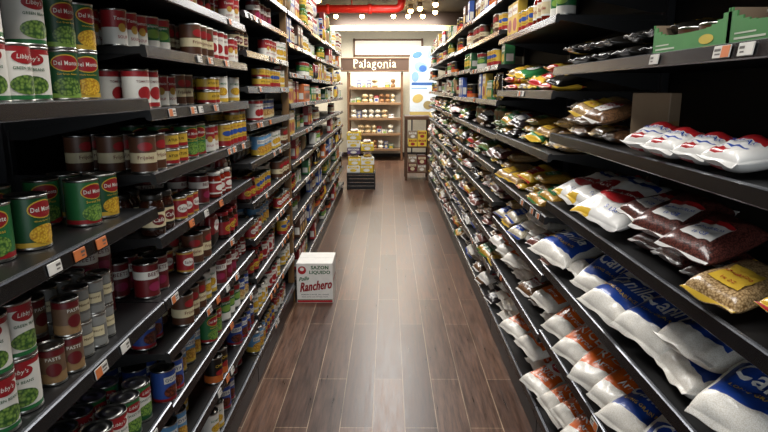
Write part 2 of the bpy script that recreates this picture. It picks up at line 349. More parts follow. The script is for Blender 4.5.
def smallbag(key,m,hdr,txt,label,name='bean_bag',seed=0,tm=None,L=.19,Wd=.125,T=.05,h2=None,ends=None):
    h2=h2 or hdr; ends=ends or hdr
    bag(key,name,label,L,Wd,T,m,lambda a,b:(ends if (b>.84 or b<-.94) else None),
        lambda l,mp:(l.rect(-.28*Wd,.28*Wd,-.28*L,.10*L,mp,hdr,.003,10,8),l.rect(-.28*Wd,.28*Wd,.03*L,.10*L,mp,h2,.004,10,4),l.text(txt,.50*Wd,0,-.06*L,mp,tm or PW,.0055,bold=.016),l.text('16 OZ',.26*Wd,0,-.20*L,mp,tm or PW,.005)),seed=seed,nu=16,nv=18,crimp=.011)
smallbag('b_pink',pinkb,PW,'GOYA','clear bag of pink beans with white and red label',seed=41,tm=PBLU,h2=PRED)
smallbag('b_red',redb,PW,'FRIJOLES','clear bag of dark red kidney beans with yellow and white label',seed=42,tm=PRED,h2=PYEL)
smallbag('b_tan',tanb,PYEL,'GARBANZO','clear bag of tan chick peas with yellow header',seed=43,tm=PRED,name='chickpea_bag')
smallbag('b_black',blkb,PW,'GOYA','clear bag of black beans with white and red label',seed=44,h2=PRED,tm=PBLU)
smallbag('b_green',grnb,PGRN,'LENTILS','clear bag of green split peas with green header',seed=45,name='lentil_bag')
smallbag('b_white',whtb,PBLU,'BEANS','clear bag of white beans with blue header',seed=46,name='white_bean_bag')
smallbag('b_brown',brnb,PW,'PINTO','clear bag of brown pinto beans with white and red header',seed=47,tm=PRED,name='pinto_bean_bag',h2=PRED)
smallbag('b_corn',ylb,PGRN,'MAIZ','clear bag of yellow corn with green header',seed=48,name='corn_bag')
smallbag('b_yel',PYEL,PRED,'Harina','glossy yellow flour bag with red header',name='flour_bag',seed=50)
smallbag('b_wht',PW,PRED,'Azucar','white sugar bag with red header',name='sugar_bag',seed=49)
smallbag('b_bigred',redb,PW,'HABICHUELAS','clear bag of dark red beans with white and red printed label',seed=40,tm=PBLU,L=.22,Wd=.155,T=.062,h2=PRED)
for i in range(3):
    bag(f'pack_red{i}','plastic_food_pack','crumpled white plastic pack with red and blue print',.16,.12,.07,PW,lambda a,b:(PRED if (-.80<b<-.50 and -.6<a<.1) or (.1<b<.5 and abs(a)<.7) else (PBLU if (-.40<b<-.30 and abs(a)<.6) else None)),lambda l,mp:(l.text('SUGAR',.07,0,-.005,mp,PBLU,.004),),seed=51+i,fullness=.75+.2*i)
bag('pasta_blk','pasta_packet','glossy black pasta packet with gold label',.24,.1,.045,PBLK,None,lambda l,mp:(l.oval(0,0,.032,.05,mp,PYEL,.003,rings=4),l.text('Pasta',.045,0,0,mp,PBLK,.005)),seed=54,nu=14)
bag('pasta_yel','pasta_packet','yellow noodle packet with red label',.22,.11,.045,PYEL,lambda a,b:(PRED if abs(b)>.75 else None),lambda l,mp:(l.oval(0,0,.036,.05,mp,PRED,.003,rings=4),l.text('Fideos',.055,0,0,mp,PW,.005)),seed=55,nu=14)
bag('pasta_grn','pasta_packet','green pasta packet with white label',.22,.11,.045,PGRN,lambda a,b:(PYEL if abs(b)>.8 else None),lambda l,mp:(l.oval(0,0,.036,.05,mp,PW,.003,rings=4),l.text('Pasta',.055,0,0,mp,PGRN,.005)),seed=61,nu=14)
bag('pouch_red','standing_pouch','dark red standing seasoning pouch with black lower band',.150,.09,.045,mat('#7c1a1e',.28,0,.1,0,.35),lambda a,b:(BLKL if b<-.2 else None),lambda l,mp:(l.oval(0,.02,.032,.022,mp,PW,.002,rings=4),l.text('Adobo',.045,0,.02,mp,PRED,.0032)),seed=56,stand=True,nu=14,nv=16)
bag('pouch_yel','standing_pouch','yellow standing food pouch with blue band',.16,.11,.05,PYEL,lambda a,b:(PBLU if b>.5 else None),lambda l,mp:(l.oval(0,-.01,.035,.025,mp,PRED,.002,rings=4),l.text('Masa',.045,0,-.01,mp,PW,.0032)),seed=57,stand=True,nu=14,nv=16)
bag('pouch_wht','standing_pouch','white standing flour pouch with red band',.165,.11,.055,PW,lambda a,b:(PRED if b>.4 else None),lambda l,mp:(l.oval(0,-.015,.035,.025,mp,PBLU,.002,rings=4),l.text('Harina',.05,0,.05,mp,PW,.0032)),seed=58,stand=True,nu=14,nv=16)
bag('pouch_blk','standing_pouch','black standing coffee pouch with gold oval',.165,.10,.055,PBLK,lambda a,b:(PYEL if b<-.6 else None),lambda l,mp:(l.oval(0,.01,.033,.025,mp,GOLD,.002,rings=4),l.text('Cafe',.045,0,.01,mp,PBLK,.0032)),seed=59,stand=True,nu=14,nv=16)
bag('pouch_tan','standing_pouch','tan paper pouch with green emblem',.165,.11,.055,mat('#a0815a',.6),lambda a,b:(PGRN if b>.6 else None),lambda l,mp:(l.oval(0,0,.033,.025,mp,PGRN,.002,rings=4),l.text('Avena',.05,0,0,mp,PW,.0032)),seed=60,stand=True,nu=14,nv=16)

# ---------------------------------------------------------------- placement
CNT={}; OVER={}
def project(x,y,z):
    xr=x*math.cos(YAW)+y*math.sin(YAW); yr=-x*math.sin(YAW)+y*math.cos(YAW)
    d=H_EYE-z
    zc=yr*math.cos(PITCH)+d*math.sin(PITCH); up=-d*math.cos(PITCH)+yr*math.sin(PITCH)
    if zc<.1: return None
    return (384+F*xr/zc,216-F*up/zc)
def place(key,x,y,z,rz,detail=False,tilt=(0,0),sc=1.0):
    p=P[key]
    pr=project(x,y,z+p['h']/2)
    if pr is None: return None
    mg=60 if p['w']<.15 else 130
    if pr[0]<-mg or pr[0]>768+mg or pr[1]<-mg or pr[1]>432+mg: return None
    rot=(tilt[0],tilt[1],rz)
    if CNT.get(p['name'],0)>=298:
        OVER.setdefault(p['name'],[]).append((key,Matrix.Translation((x,y,z))@Euler(rot).to_matrix().to_4x4()@Matrix.Scale(sc,4))); return None
    CNT[p['name']]=CNT.get(p['name'],0)+1
    lab=p['label']
    if detail and p['parts']:
        e=obj(p['name'],None,(x,y,z),rot,None,lab,p['cat'],p['group']); e.empty_display_size=.03
        for pn,me in p['parts']: obj(pn,me,parent=e)
        return e
    o=obj(p['name'],p['mesh'],(x,y,z),rot,None,lab,p['cat'],p['group']); o.scale=(sc,sc,sc)
    return o

def is_can(p): return p['cat'] in ('tin can','jar')
def is_lying(p): return not is_can(p) and p['d']>p['h']*1.5 and p['cat']=='bag'
def pile(side,Xs,y0,y1,zs,gap,key,inset=0,pf=.95,yaw=.35,tilt=.28,roll=.2,jit=.22,modes='LLLFFG',scale=(.86,1.06),fmax=3,under=.7):
    keys=[key] if isinstance(key,str) else key
    y=y0+.02; last=''
    while y<y1-.09:
        k=random.choice(keys); p=P[k]
        m=random.choice(modes)
        if m=='G' and last=='G': m='F'
        last=m
        if m=='G': y+=random.uniform(.02,.06); continue
        if m=='F':
            sc=random.uniform(*scale); T=p['T']*sc; Wd=p['Wd']*sc; L=p['d']*sc
            n=min(fmax,int((gap-.015)/(T*.96))); n=max(1,n if random.random()<.8 else n-1)
            bd=random.uniform(-.02,.05)
            for l in range(n):
                s2=sc*random.uniform(.93,1.0)
                place(random.choice(keys) if len(keys)>1 else k,side*(Xs+inset+.01+bd*.3+random.uniform(0,.035)+l*.008+L/2),y+Wd/2+random.uniform(-.01,.01),zs+.001+l*T*.96,-side*(PI/2)+random.uniform(-.2,.2)+side*.12,False,(0,0),s2)
            y+=Wd*1.01+random.uniform(0,.01); continue
        sc=random.uniform(*scale); T=p['T']*sc; Wd=p['Wd']*sc; L=p['d']*sc
        avail=gap-.012-T*.98
        base=0
        if avail>T*1.5 and random.random()<under:
            place(k,side*(Xs+inset+.05+L/2),y+Wd/2,zs+.001,-side*PI/2+random.uniform(-.1,.1)+side*.1,False,(0,0),sc*.95); base=T*.95; avail-=base
        need=L*math.sin(tilt)+Wd*math.sin(roll)
        f=min(1,max(.05,avail/need)); tl=tilt*f; rl=roll*f
        yw=yaw+random.uniform(-jit,jit)
        t2=tl*random.uniform(.75,1.0); r2=rl*random.uniform(.55,1.0)
        yc=y+Wd/2
        place(k,side*(Xs+inset+random.uniform(-.012,.03)+L/2*math.cos(yw)*math.cos(t2)),yc,zs+.002+base+L/2*math.sin(t2)+Wd/2*math.sin(r2),-side*(PI/2-yw),False,(t2,side*r2),sc)
        y+=Wd*pf/math.cos(yaw)*random.uniform(.95,1.08)
def run(side,Xs,y0,y1,zs,gap,key,rows=1,layers=None,detail=False,inset=.02,miss=.05,yaw=0,tilt=0,order=False,full=.75,jit=.07):
    keys=[key] if isinstance(key,str) else key
    y=y0; ki=0; cy=math.cos(yaw)
    while True:
        k=keys[ki%len(keys)] if order else random.choice(keys); ki+=1
        p=P[k]
        lying=is_lying(p)
        w=p['w']/cy if lying else p['w']
        if y+w>y1+.002: break
        yc=y+w/2
        y+=w
        th=p['h']
        nl=max(1,int((gap-.02)/th))
        if layers: nl=min(nl,layers)
        if th>gap-.012: continue
        rw=1 if lying else rows
        skip=random.random()<miss
        for r in range(rw):
            if skip and r<rw-1 or (skip and rw==1): continue
            ins=inset+random.uniform(0,.012)
            xc=side*(Xs+ins+p['d']/2*cy+r*(p['d']+.012))
            n=nl if random.random()<full else max(1,nl-1)
            for l in range(n):
                if is_can(p): rz=-side*(PI/2-.6)+random.uniform(-.4,.4)
                elif lying: rz=-side*(PI/2-yaw)+random.uniform(-jit,jit)
                else: rz=-side*PI/2+random.uniform(-.02,.02)
                dx=random.uniform(-.01,.04) if lying else 0
                place(k,xc+side*dx,yc,zs+l*(th+.0008)+.001,rz,detail)
def fill(side,Xs,y0,y1,zs,gap,pool,rows=1,detail=False,layers=2,runlen=(.2,.45),inset=.02,miss=.05,yaw=0,full=.75,jit=.07,seq=False,scale=(.86,1.06)):
    y=y0+.02; last=None; qi=0
    while y<y1-.08:
        L=random.uniform(*runlen); e=min(y+L,y1-.02)
        if y1-.02-e<.13: e=y1-.02
        if seq: k=pool[qi%len(pool)]; qi+=1
        else:
            k=random.choice(pool)
            if k==last: k=random.choice(pool)
        last=k
        p=P[k]
        if is_lying(p) and side>0:
            pile(side,Xs,y,e+.05,zs,gap,k,inset=inset,yaw=yaw+.15,modes='LLLFFFG',scale=scale)
        else:
            run(side,Xs,y,e,zs,gap,k,rows,layers,detail,inset+random.choice([0,0,.01,.03,.06]),miss,yaw,0,full=full,jit=jit)
        y=e+.004

# ---------------------------------------------------------------- shelving
SHM={}
def shelf_mesh(L,side,depth):
    k=(round(L,3),side,depth)
    if k in SHM: return SHM[k]
    mb=MB(); s=side
    def bx(a,b,*r):
        mb.box(min(a,b),max(a,b),*r)
    bx(s*.014,s*depth,.004,L-.004,-.020,0,BLK)
    pr=[(0.004,.004),(0.0,.002),(-.005,-.027),(-.002,-.030),(.010,-.028),(.014,-.024),(.014,.003),(.010,.005)]
    vs=[];fs=[]
    for y in (.004,L-.004):
        for a,b in pr: vs.append((s*a,y,b))
    n=len(pr)
    ms=[]
    for i in range(n):
        fs.append((i,(i+1)%n,n+(i+1)%n,n+i)); ms.append(RAIL if i in(0,2,7) else LIP)
    fs.append(tuple(range(n))); fs.append(tuple(range(n,2*n))); ms+= [BLK,BLK]
    mb.add(vs,fs,ms)
    for y in (.008,L-.012):
        mb.add([(s*.03,y,-.020),(s*depth,y,-.020),(s*depth,y,-.085),(s*(depth-.08),y,-.085),
                (s*.03,y+.004,-.020),(s*depth,y+.004,-.020),(s*depth,y+.004,-.085),(s*(depth-.08),y+.004,-.085)],
               [(0,1,2,3),(4,7,6,5),(0,3,7,4),(1,5,6,2),(2,6,7,3),(0,4,5,1)],BLK)
    SHM[k]=mb.build('shelf'); return SHM[k]
def tagmesh(h0,h1,w=.022):
    t=MB(); t.rbox(-.0012,.0012,-w,w,-.012,.012,h0,.0008,1)
    for sg in (1,-1):
        t.rect(-w+.001,0,-.011,.011,lambda u,v,o,sg=sg:(sg*(.0012+o),u,v),h1,.0003,1,1)
        t.rect(.003,w-.004,.001,.006,lambda u,v,o,sg=sg:(sg*(.0012+o),u,v),mat('#55504c',.5),.0003,1,1)
        t.rect(.003,w-.008,-.006,-.003,lambda u,v,o,sg=sg:(sg*(.0012+o),u,v),mat('#55504c',.5),.0003,1,1)
    return t.build('price_tag')
TW=mat('#cfccc4',.5); TO=mat('#c8703c',.5)
TAG=tagmesh(TW,TW,.024); TAG2=tagmesh(TW,TO,.03); TAGO=tagmesh(TO,TO,.024)

def unit(side,Xs,y0,y1,shelves,tags=4,depth=.44,top=2.1,tagpos=None):
    L=y1-y0
    e=obj('shelving_unit',None,(side*Xs,y0,0),label='black metal grocery shelving unit with narrow price rails',cat='shelving',group='shelving units along the aisle')
    bp=MB(); s=side
    a,b=sorted((s*(depth+.004),s*(depth+.02))); bp.rbox(a,b,.002,L-.002,.02,top,BLK2,.002,1)
    obj('back_panel',bp.build('back_panel'),parent=e)
    a,b=sorted((s*(depth-.03),s*(depth+.002)))
    for yy in (.0,L-.03): 
        up=MB()
        up.rbox(a,b,yy+.001,yy+.029,.0,top,POST,.003,1)
        obj('upright',up.build('upright'),parent=e)
    kp=MB(); a,b=sorted((s*.012,s*.03)); kp.rbox(a,b,.003,L-.003,0,shelves[0]-.03,BLK,.003,1)
    obj('kick_plate',kp.build('kick_plate'),parent=e)
    for i,z in enumerate(shelves):
        sh=obj('shelf',shelf_mesh(L,side,depth),(0,0,z-.006),parent=e)
        if tagpos and z in tagpos: pos=tagpos[z]
        else:
            pos=[]
            if random.random()<(.92 if side<0 else .6):
                c=random.uniform(.1,L-.25)
                for q in range(random.randint(1,tags)): pos.append(c+q*random.uniform(.06,.16))
                if random.random()<.6: pos.append(random.uniform(.06,L-.06))
        pos=sorted(p for p in pos if p<L-.04); prev=-1
        for yy in pos:
            if yy-prev<.065: continue
            prev=yy
            obj('price_tag',random.choice([TAG,TAG2,TAG2,TAGO]),(-s*.0055,yy,-.012),(0,s*.15,0),parent=sh)
    return e
def gaps(sh,top=2.45):
    return [(sh[i],(sh[i+1]-.025 if i+1<len(sh) else top)-sh[i]) for i in range(len(sh))]

# ---------- left side
L1=[.16,.57,.90,1.19,1.50,1.81,2.02]
unit(-1,XL,.49,1.71,L1,3,tagpos={1.19:[.66,.76,.86],.90:[.80,.93],.57:[.9,1.05],1.50:[]})
def lrun(y0,y1,z,gap,k,**kw): run(-1,XL,y0,y1,z-.005,gap,k,**kw)
K=dict(detail=True,miss=0,full=.95)
lrun(1.09,1.27,1.50,.28,['veg_white'],rows=1,layers=2,inset=.03,**K)
lrun(1.28,1.37,1.50,.28,['veg_white'],rows=2,layers=2,inset=.055,**K)
lrun(1.43,1.62,1.50,.28,['dm_bean','dm_corn'],rows=2,layers=2,inset=.06,order=True,**K)
lrun(1.12,1.21,1.19,.28,'dm_pea',rows=2,layers=1,inset=.075,**K)
lrun(1.22,1.31,1.19,.28,'dm_corn',rows=2,layers=1,inset=.06,**K)
lrun(1.33,1.42,1.19,.28,'dm_bean',rows=1,layers=1,inset=.20,**K)
lrun(1.45,1.54,1.19,.28,'dm_pea',rows=2,layers=1,inset=.06,**K)
lrun(1.55,1.64,1.19,.28,'dm_corn',rows=2,layers=1,inset=.055,**K)
lrun(.98,1.17,.90,.26,'veg_white',rows=2,layers=2,inset=.02,**K)
lrun(1.18,1.31,.90,.26,'paste',rows=4,layers=2,inset=.02,**K)
lrun(1.315,1.50,.90,.26,'gray_can',rows=4,layers=2,inset=.03,**K)
lrun(1.51,1.69,.90,.26,'maroon_can',rows=2,layers=2,inset=.10,**K)
lrun(1.10,1.68,.57,.30,['veg_white','veg_white','pea_white','veg_white','white_green'],rows=3,layers=1,inset=.02,**K)
lrun(1.4,1.68,.16,.38,['goya_blue'],rows=2,layers=2,detail=True)

L2=[.16,.36,.55,.73,.90,1.095,1.285,1.47,1.645,1.82,1.99]
unit(-1,XL,1.71,2.93,L2,5)
pl2={.16:['big_white','brown_can','white_green','goya_blue'],.36:['goya_sky','white_green','blk_can','maroon_can','goya_blue'],.55:['goya_blue','goya_sky','dm_pea','green_can','goya_tan'],.73:['goya_blue','brown_can','white_green','maroon_can','red_jar'],.90:['maroon_can','red_small','brown_can','pouch_red','coffee_jar'],
 1.095:['dark_jar','red_small','maroon_can','red_jar','pouch_red'],1.285:['brown_can','yellow_short','dm_pea','soup','yellow_can'],1.47:['tomato','soup','brown_can','yellow_short','white_green'],1.645:['soup','green_can','brown_can','tomato'],1.82:['blk_can','soup','yellow_short','goya_tan'],1.99:['green_can','tomato','yellow_can']}
for z,g in gaps(L2):
    fill(-1,XL,1.71,2.93,z-.005,g,pl2[z],rows=3 if z<1.6 else 2,detail=True,layers=3 if z==1.285 else 2,inset=.0,miss=.04,runlen=(.17,.27),seq=True)
L3=[.16,.38,.58,.78,.97,1.17,1.36,1.54,1.71,1.89,2.05]
unit(-1,XL,2.93,4.15,L3,4)
pool3=['tomato','brown_can','yellow_can','yellow_short','sauce_jar','coffee_jar','olive_jar','goya_blue','soup','box_yellow','white_green','pouch_red','goya_sky','green_can','blk_can','maroon_can','red_jar','dark_jar','white_green','goya_tan']
for z,g in gaps(L3):
    fill(-1,XL,2.93,4.15,z-.005,g,pool3 if z>1.2 or z<.7 else ['tomato_red','red_small','pouch_red','maroon_can','white_green','brown_can','coffee_jar','yellow_can','goya_sky'],rows=2 if z<1.5 else 1,detail=True,layers=2,inset=0,miss=.04)
ys=[4.20+i*1.208 for i in range(5)]
pool4=['box_yellow','box_blue','box_red','sauce_jar','olive_jar','coffee_jar','box_white','box_brown','pouch_yel','pouch_wht','pouch_blk','big_white','white_green','soup','pouch_tan','box_orange','box_green','green_can','goya_blue','blk_can','pouch_red']
for i in range(4):
    sh=[.16]+[round(.40+k*.205+random.uniform(-.012,.012),3) for k in range(9)]
    unit(-1,XL,ys[i],ys[i+1],sh,3)
    for z,g in gaps(sh):
        fill(-1,XL,ys[i],ys[i+1],z-.005,g,pool4,rows=1,detail=False,layers=2,runlen=(.2,.4),inset=0,miss=.05)

# ---------- right side
R1=[.16,.52,.81,1.08,1.355,1.61,1.90]
unit(1,XR,.70,2.42,R1,3,tagpos={1.61:[.42,.50,.80],.52:[.9,1.0],1.355:[],1.08:[],.81:[]})
def rrun(y0,y1,z,gap,k,**kw): run(1,XR,y0,y1,z-.005,gap,k,**kw)
def rpile(y0,y1,z,gap,k,**kw): pile(1,XR,y0,y1,z-.005,gap,k,**kw)
RB=['rice_blue0','rice_blue1','rice_blue2','rice_blue3']; RO=['rice_orange0','rice_orange1','rice_orange2','rice_orange3']; RR=['rice_red0','rice_red1','rice_red2','rice_red3']
PK=['pack_red0','pack_red1','pack_red2']
rrun(1.50,2.40,1.61,.27,'pasta_blk',layers=2,inset=.0,miss=.1,jit=.15)
rpile(1.14,1.68,1.355,.17,PK,pf=1.08,tilt=.16,roll=.08,modes='LLL',fmax=1,yaw=.3,jit=.3,scale=(.85,1.05),under=0)
place('box_kraft',XR+.14,1.80,1.352,-PI/2+.5)
rpile(1.88,2.40,1.355,.225,['b_tan','b_white','b_brown'],modes='LFLF')
rpile(.90,1.10,1.08,.245,['b_yel'],modes='L')
rpile(1.10,1.74,1.08,.245,['b_red','b_bigred','b_tan','b_pink'],modes='LLF',scale=(.92,1.05),fmax=2,under=.4)
rpile(1.76,2.36,1.08,.245,RR,pf=1.0,modes='LL',under=0,tilt=.3)
rpile(1.00,2.38,.81,.24,RB,modes='LLLLF',scale=(.98,1.08),yaw=.45,tilt=.42,roll=.24,pf=.86,under=0,fmax=2,jit=.16)
rpile(1.02,1.60,.52,.26,RB,modes='LLL',scale=(1.04,1.12),yaw=.5,tilt=.42,roll=.24,pf=.88,under=0,jit=.14)
rpile(1.58,2.40,.52,.26,RO,modes='LLLF',tilt=.40,roll=.22,scale=(1.0,1.1),under=0,pf=.86,yaw=.42)
rpile(1.5,2.40,.16,.33,RO,modes='LLF',tilt=.38,fmax=3,pf=.9,under=.6)
rrun(1.90,2.38,1.90,.4,['yellow_can','green_can'],layers=2)
GT=mat('#4c8a4e',.6); GTW=mat('#c6cfba',.6)
def tray(x,y,z,txt):
    e=obj('display_tray',None,(x,y,z),(0,0,-PI/2),label='low open green cardboard display tray with pale printed panel' if not txt else 'low open green cardboard tray with white lettered panel',cat='cardboard tray',group='display trays on the shelf')
    w,d,h=.34,.26,.070; mb=MB(); g=GT; wt=GTW
    mb.box(-w/2,w/2,-d/2,d/2,0,.003,KR)
    for a,b,c_,d_ in ((-w/2,-w/2+.004,-d/2,d/2),(w/2-.004,w/2,-d/2,d/2),(-w/2,w/2,d/2-.004,d/2)): mb.box(a,b,c_,d_,.003,h,g)
    mb.box(-w/2+.004,w/2-.004,d/2-.005,d/2-.004,.003,h,KR); mb.box(w/2-.005,w/2-.004,-d/2+.004,d/2-.005,.003,h,KR); mb.box(-w/2+.004,-w/2+.005,-d/2+.004,d/2-.005,.003,h,KR)
    n=16
    for i in range(n):
        a=-w/2+w*i/n; hh=h*(.55+.45*abs((i+.5)/n*2-1)**4); mb.box(a,a+w/n,-d/2,-d/2+.004,.003,hh,g)
    mp=lambda u,v,o:(u,-d/2-o,v)
    mb.rect(-.15,-.05,.008,.012,mp,wt,.0006,1,1); mb.rect(-.15,-.08,.018,.021,mp,wt,.0006,1,1)
    if txt:
        mb.rect(.0,.16,.006,.034,mp,wt,.0006,1,1); mb.text(txt,.12,.08,.02,mp,mat('#8e3a30',.5),.0012)
    else:
        mb.oval(.09,.018,.03,.01,mp,mat('#c9b24a',.6),.0006)
    for q in (lambda u,v,o:(w/2+o,u,v),lambda u,v,o:(-w/2-o,-u,v)):
        mb.rect(-.09,.09,.015,.05,q,wt,.0006,1,1)
        if txt: mb.text(txt,.13,0,.033,q,mat('#8e3a30',.5),.0012)
        else: mb.rect(-.06,.06,.022,.028,q,g,.0012,1,1); mb.rect(-.06,.03,.036,.041,q,g,.0012,1,1)
    obj('tray_body',mb.build('tray_body'),parent=e)
for k in range(2):
    yy=1.05+k*.345; tray(XR+.145,yy,1.606,'CREMA' if k==0 else None)
    for j in range(2):
        for i in range(3):
            if random.random()<.75: place('dark_short',XR+.085+j*.10,yy-.11+i*.10,1.6095,-PI/2)
R2=[.16,.49,.76,1.01,1.27,1.52,1.81,2.05]
unit(1,XR,2.42,3.64,R2,3)
pl={.16:RO,.49:RO+['b_brown'],.76:['rice_plain','b_white','b_green','b_pink','rice_blue0','b_tan'],1.01:['b_yel','b_corn','b_tan','b_brown','b_green','b_red','rice_red0'],1.27:['b_brown','b_tan','pasta_yel','b_black','b_corn','pasta_grn'],1.52:['pasta_yel','pasta_blk','b_tan','pasta_blk','pasta_grn'],1.81:['yellow_can','green_can','box_yellow','sauce_jar'],2.05:['yellow_can','box_orange','big_yellow']}
for z,g in gaps(R2): fill(1,XR,2.42,3.64,z-.005,g,pl[z],rows=1,layers=2 if z>1.7 else 1,inset=0.0,miss=.05,detail=z>1.7,runlen=(.16,.34),yaw=.2 if z<1.7 else 0,jit=.18,full=.6,scale=(.82,1.02))
low=['rice_plain','b_pink','b_tan','b_green','b_black','b_brown','b_yel','rice_orange0','b_corn','b_brown','b_red','b_tan','b_white']
mid=['b_pink','b_tan','b_green','b_black','b_corn','b_wht','b_brown','b_red','pasta_yel','pasta_blk','pouch_tan','pasta_grn','b_yel']
hi=['yellow_can','green_can','box_yellow','box_blue','box_white','pouch_blk','pouch_tan','pouch_wht','sauce_jar','olive_jar','blk_can','brown_can','vinegar_bottle','box_brown','box_green']
for i in range(5):
    y0=3.64+i*1.22
    if i<2: sh=[.16,.40,.62,.84,1.05,1.26,1.47,1.68,1.88,2.06]
    else: sh=[.16,.42,.66,.88,1.08,1.29,1.49,1.69,1.89,2.07]
    sh=[.16]+[round(z+random.uniform(-.012,.012),3) for z in sh[1:]]
    unit(1,XR,y0,y0+1.22,sh,2)
    for z,g in gaps(sh):
        fill(1,XR,y0,y0+1.22,z-.005,g,low if z<.8 else mid if z<1.4 else hi,rows=1,layers=1,inset=0.0,miss=.05,runlen=(.14,.32),jit=.15,full=.6,scale=(.8,1.0))

# surplus repeats of a kind, merged
for nm,lst in OVER.items():
    mb=MB(); p0=P[lst[0][0]]
    for key,M4 in lst:
        src=P[key]['mb']; off=len(mb.v)
        mb.v+=[tuple(M4@Vector(v)) for v in src.v]
        for f,m,sm in zip(src.f,src.m,src.s):
            mb.f.append(tuple(off+a for a in f)); mb.m.append(mb.mi(src.mats[m])); mb.s.append(sm)
    obj(nm,mb.build(nm),label='many more '+nm.replace('_',' ')+'s lined up on black shelves',cat=p0['cat'],group=p0['group'],kind='stuff')

# ---------- wooden post between left units
wp=MB(); wp.rbox(-.022,.022,-.017,.017,0,3.0,mat('#7a5a34',.5),.003,1)
obj('wooden_post',wp.build('wooden_post'),(-XL-.03,4.175,0),label='narrow tan wooden post between shelving units',cat='post')

# ---------- carton on floor
cb=MB(); w,d,h=.262,.30,.30
wc=mat('#eeebe4',.6,0,.03); rc=mat('#b0141c',.6,0,.03); gc=mat('#0e6a30',.6,0,.03); kc=mat('#444444',.6)
cb.rbox(-w/2,w/2,-d/2,d/2,0,h,wc,.003,1)
mp=lambda u,v,o:(u,-d/2-o,v)
cb.rect(-w/2+.004,w/2-.004,.005,.022,mp,rc,.0006,1,1); cb.rect(-w/2+.004,w/2-.004,.024,.028,mp,gc,.0006,1,1)
cb.oval(-.090,.248,.030,.030,mp,rc,.0006); cb.oval(-.090,.255,.015,.013,mp,wc,.001)
for dx in (-.0007,.0007):
    cb.text('SAZON',.125,.038+dx,.268,mp,gc,.001,bold=.018,hs=1.0)
    cb.text('LIQUIDO',.150,.038+dx,.230,mp,gc,.001,bold=.018,hs=1.0)
    cb.text('Pollo',.075,-.078+dx,.184,mp,gc,.001,shear=.5,bold=.018,rot=.14,hs=1.2)
for dx in (-.0018,0,.0018):
    cb.text('Ranchero',.235,.006+dx,.132,mp,rc,.001,shear=.5,hs=1.75,rot=.12,bold=.018)
for i,(t,ww) in enumerate((('INGREDIENTS: WATER, SALT, VINEGAR',.20),('SPICES, CITRIC ACID, NATURAL FLAVOR',.19))):
    cb.text(t,ww,0,.064-i*.018,mp,kc,.001)
sp=lambda u,v,o:(w/2+o,u,v); cb.text('Ranchero',.2,0,.16,sp,rc,.001,shear=.35)
tp_=lambda u,v,o:(u,v,h+o); cb.rect(-w/2+.003,w/2-.003,-.001,.001,tp_,mat('#6d675c',.7),.0005,1,1)
cbody=obj('cardboard_box',None,(-.531,4.30,0),(0,0,.01),label='white cardboard shipping box with red and green lettering on floor',cat='cardboard box')
obj('box_body',cb.build('box_body'),parent=cbody)

# ---------------------------------------------------------------- room
def floor_mat():
    m=bpy.data.materials.new('floor_planks'); m.use_nodes=True; nt=m.node_tree; b=nt.nodes['Principled BSDF']
    tc=nt.nodes.new('ShaderNodeTexCoord'); mp=nt.nodes.new('ShaderNodeMapping'); mp.inputs['Rotation'].default_value=(0,0,PI/2); mp.inputs['Location'].default_value=(0,.07,0)
    br=nt.nodes.new('ShaderNodeTexBrick'); br.inputs['Scale'].default_value=1; br.inputs['Brick Width'].default_value=1.25; br.inputs['Row Height'].default_value=.15
    br.inputs['Mortar Size'].default_value=.0020; br.inputs['Mortar Smooth'].default_value=.0; br.offset=.38; br.offset_frequency=2
    br.inputs['Color1'].default_value=C('#674c3d'); br.inputs['Color2'].default_value=C('#442f26'); br.inputs['Mortar'].default_value=C('#97846f')
    nt.links.new(tc.outputs['Object'],mp.inputs['Vector']); nt.links.new(mp.outputs['Vector'],br.inputs['Vector'])
    m2=nt.nodes.new('ShaderNodeMapping'); m2.inputs['Scale'].default_value=(26,1.6,1)
    nz=nt.nodes.new('ShaderNodeTexNoise'); nz.inputs['Scale'].default_value=2.2; nz.inputs['Detail'].default_value=10; nz.inputs['Roughness'].default_value=.7
    nt.links.new(tc.outputs['Object'],m2.inputs['Vector']); nt.links.new(m2.outputs['Vector'],nz.inputs['Vector'])
    cr=nt.nodes.new('ShaderNodeValToRGB'); cr.color_ramp.elements[0].position=.36; cr.color_ramp.elements[1].position=.64
    cr.color_ramp.elements[0].color=(.36,.34,.32,1); cr.color_ramp.elements[1].color=(1.45,1.38,1.3,1)
    nt.links.new(nz.outputs['Fac'],cr.inputs['Fac'])
    mx=nt.nodes.new('ShaderNodeMix'); mx.data_type='RGBA'; mx.blend_type='MULTIPLY'; mx.inputs['Factor'].default_value=.9
    nt.links.new(br.outputs['Color'],mx.inputs['A']); nt.links.new(cr.outputs['Color'],mx.inputs['B'])
    nt.links.new(mx.outputs['Result'],b.inputs['Base Color'])
    mr=nt.nodes.new('ShaderNodeMapRange'); mr.inputs['From Min'].default_value=.3; mr.inputs['From Max'].default_value=.7; mr.inputs['To Min'].default_value=.26; mr.inputs['To Max'].default_value=.40
    nt.links.new(nz.outputs['Fac'],mr.inputs['Value']); nt.links.new(mr.outputs['Result'],b.inputs['Roughness'])
    b.inputs['Specular IOR Level'].default_value=.45
    bp=nt.nodes.new('ShaderNodeBump'); bp.inputs['Strength'].default_value=.15; bp.inputs['Distance'].default_value=.001
    nt.links.new(nz.outputs['Fac'],bp.inputs['Height']); nt.links.new(bp.outputs['Normal'],b.inputs['Normal'])
    return m
def slab(name,x0,x1,y0,y1,z0,z1,m):
    mb=MB(); mb.box(x0,x1,y0,y1,z0,z1,m); return obj(name,mb.build(name),kind='structure')
FLR=floor_mat()
YB=14.0; HC=3.0
slab('floor',-3.5,3.5,-1.5,YB,-.1,0,FLR)
